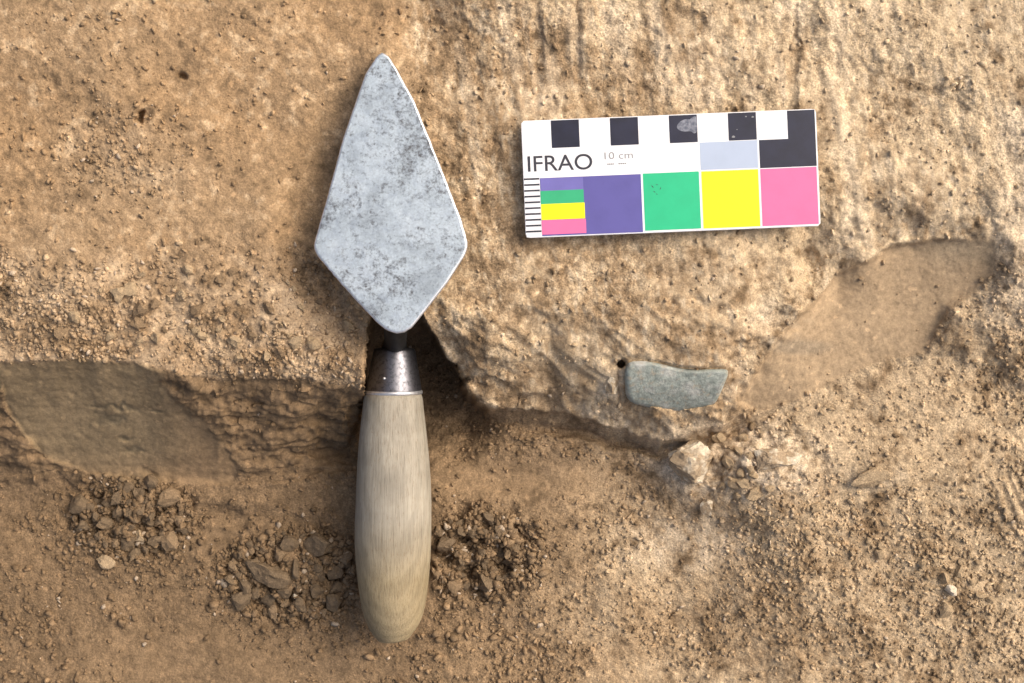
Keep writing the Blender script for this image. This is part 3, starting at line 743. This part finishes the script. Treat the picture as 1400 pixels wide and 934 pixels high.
# hero clods
def hero(u, v, r, seed, mat, label, aniso, sub=3, rot=(0, 0, 0), sink=0.3, name='soil_clod', cat=None):
    me = rock(name, sub, seed, 0.4, 0.17, aniso); me.materials.append(mat)
    o = clod(u, v, r, 'b', label, None, me, name, sink, rot, (r, r, r))
    if cat: o['category'] = cat
    return o
hero(438, 742, 0.72, 41, M_CLOD_D, 'large angular grey-brown clod lying loose against the left of the trowel handle', (1, .72, .6), rot=(0.2, -.3, -.4))
hero(365, 782, 0.80, 42, M_CLOD_D, 'widest dark clod at the near edge of the smooth floor hollow left of the handle', (1, .62, .5), rot=(-.2, .1, -.35))
hero(404, 778, 0.42, 47, M_CLOD_D, 'upright narrow clod between the two largest clods left of the handle', (.55, 1, .6), rot=(.1, .2, .2))
hero(226, 684, 0.52, 43, M_CLOD, 'pale topped clod crowning the rubble heap under the olive cut face', (1, .7, .6), rot=(.2, .2, .5))
hero(188, 737, 0.30, 44, M_CLOD_P, 'rounded light clod at the front of the rubble heap under the cut face', (1, .9, .7))
hero(145, 764, 0.40, 45, M_CLOD_P, 'pale split clod lying apart below the rubble heap', (1, .75, .5), rot=(0, 0, -.5))
hero(948, 634, 1.1, 46, M_LIME, 'big lime crusted clod projecting from the floor below the blue-grey fragment', (.95, .9, .7), sub=4, sink=0.52)
hero(1056, 628, 0.82, 48, M_LIME, 'whitish lime lump beside the big lime crusted clod', (1, .75, .5), sub=4, sink=0.55)
hero(967, 692, 0.36, 49, M_LIME, 'small pale lime clod fallen just under the big lime crusted clod', (.75, 1, .7))
hero(1299, 803, 0.27, 50, M_CHALK, 'single creamy white pebble on the gravelly right floor', (1, .9, .8), sub=2, sink=0.1, name='pebble', cat='pebble')
hero(403, 815, 0.17, 52, M_CHALK, 'tiny bright white pebble among the dark clods left of the handle', (.7, 1, .8), sub=2, name='pebble', cat='pebble')
hero(1192, 654, 0.75, 53, M_CLOD_P, 'flat curved tan soil flake half sunk in the right floor', (1.05, .42, .25), rot=(.25, 0, .38), sink=0.4)
hero(836, 528, 0.34, 54, M_LIME, 'knobbly cream lump left of the blue-grey fragment', (.75, 1, .7), rot=(0, 0, .3), sink=.35)
hero(612, 742, 0.40, 55, M_CLOD_D, 'largest grey-brown clod touching the right side of the handle', (1, .8, .7), rot=(.2, .1, .6))
heap(50, 178, 708, 78, 50, .10, .30, 'ddb', 'small brown soil clod in the rubble heap at the foot of the olive cut face', 'clods heaped under the cut face', 1.5)
heap(66, 405, 785, 92, 58, .09, .30, 'ddb', 'small dark soil clod in the loose heap left of the trowel handle', 'clods heaped left of the handle', 1.5)
heap(48, 648, 755, 62, 52, .09, .26, 'ddb', 'small dark soil clod in the loose heap right of the trowel handle', 'clods heaped right of the handle')
heap(64, 290, 430, 225, 62, .09, .24, 'bp', 'small tan crumb clod on the gravelly band of the upper bench', 'crumb clods on the upper bench')
heap(30, 1130, 742, 120, 50, .08, .2, 'p', 'small tan clod in the gravelly patch on the floor below the lime lumps', 'clods on the middle right floor')
heap(30, 1290, 790, 75, 65, .08, .2, 'p', 'small light clod strewn around the creamy white pebble', 'clods around the white pebble')

heap(14, 1000, 640, 85, 42, .12, .3, 'p', 'small pale clod between the big lime crusted clod and the whitish lump', 'pale clods between the lime lumps')
# fine crumbs: uncountable, one mesh
def crumbs(n_try):
    u = rng.uniform(-40, 1440, n_try); v = rng.uniform(-40, 974, n_try)
    j = np.clip(np.searchsorted(UA, u), 0, len(UA) - 1); i = np.clip(np.searchsorted(VA, v), 0, len(VA) - 1)
    w_ = 0.08 * zL[i, j] * (0.2 + patch[i, j]) + 0.9 * grav[i, j] * (0.3 + 0.7 * patch[i, j]) + 0.05 * zR[i, j] + 0.5 * floor_crumb[i, j]
    for cu, cv, ru, rv, g in ((180,715,100,70,1),(405,790,130,75,1),(660,765,100,70,.9),(1120,745,140,70,.6),(1290,790,95,90,.6),(590,850,150,50,.4)):
        w_ = np.maximum(w_, g * ell(u, v, cu, cv, ru, rv, 0.5))
    w_ *= (1 - 0.97 * smooth[i, j]) * (1 - 0.9 * face_only[i, j]) * (1 - wall[i, j]) * (1 - 0.85 * flat_floor[i, j] * zF[i, j])
    keep = (rng.random(n_try) < w_) & ~blocked(u, v, 2)
    return u[keep], v[keep]
cu_, cv_ = crumbs(105000)
cu_ = cu_[:24000]; cv_ = cv_[:24000]; NB = len(cu_); print('base crumbs', NB)
for cu, cv, ru, rv, m_ in ((178, 710, 90, 58, 1300), (405, 785, 110, 66, 1900), (655, 758, 85, 62, 1300)):
    a_ = rng.uniform(0, 6.283, m_); q_ = rng.random(m_) ** 0.6; u_ = cu + ru * q_ * np.cos(a_); v_ = cv + rv * q_ * np.sin(a_)
    ok = ~blocked(u_, v_, 1); cu_ = np.r_[cu_, u_[ok]]; cv_ = np.r_[cv_, v_[ok]]

pos, tc = surf(cu_, cv_); n = len(cu_)
bv, bf = ico(1); bv = bv[:12] if len(bv) > 12 else bv
r = 0.028 + 0.085 * rng.random(n) ** 2.6; fl_ = (cv_ > 680) & (cu_ < 760) & (rng.random(n) < 0.05); r[fl_] = 0.09 + 0.1 * rng.random(fl_.sum())
r[NB:] = 0.04 + 0.12 * rng.random(n - NB) ** 2.2
jit = bv[None] * (1 + 0.34 * rng.standard_normal((n, len(bv), 1)).clip(-1.4, 1.4)) * np.array([1.1, .8, .55]) * (0.7 + 0.6 * rng.random((n, 1, 3)))
qa = rng.standard_normal((n, 4)); qa /= np.linalg.norm(qa, axis=1, keepdims=True); w0, x0, y0, z0 = qa.T
R = np.stack([np.stack([1-2*(y0*y0+z0*z0), 2*(x0*y0-z0*w0), 2*(x0*z0+y0*w0)], -1), np.stack([2*(x0*y0+z0*w0), 1-2*(x0*x0+z0*z0), 2*(y0*z0-x0*w0)], -1), np.stack([2*(x0*z0-y0*w0), 2*(y0*z0+x0*w0), 1-2*(x0*x0+y0*y0)], -1)], 1)
vts = np.einsum('nij,nkj->nki', R, jit) * r[:, None, None] + (pos + np.stack([0*r, 0*r, r * 0.35], -1))[:, None, :]
fcs = (bf[None] + (np.arange(n) * len(bv))[:, None, None]).reshape(-1, 3)
cme = bpy.data.meshes.new('soil_crumbs')
cme.vertices.add(n * len(bv)); cme.vertices.foreach_set('co', (vts.reshape(-1, 3) * CM).astype(f32).ravel())
cme.loops.add(fcs.size); cme.loops.foreach_set('vertex_index', fcs.astype(np.int32).ravel())
cme.polygons.add(len(fcs)); cme.polygons.foreach_set('loop_start', np.arange(0, fcs.size, 3, dtype=np.int32)); cme.update(calc_edges=True)
tone = tc * (0.8 + 0.4 * rng.random((n, 1))); pale_ = rng.random(n) < 0.04; tone[pale_] = tone[pale_] * 0.4 + np.array([.55, .45, .33]) * 0.6
add_color(cme, 'tint', np.repeat(np.clip(tone, .02, .8), len(bv), 0)); add_color(cme, 'grain', np.full((n * len(bv), 3), 0.5))
co_ = link('soil_crumbs', cme, M_CRUMB, smooth=False)
tag(co_, 'fine loose brown soil crumbs scattered over bench and floor', 'soil crumbs', kind='stuff')
print('ico verts', len(bv), 'crumbs', n, 'ground tris', len(gme.polygons) * 2)
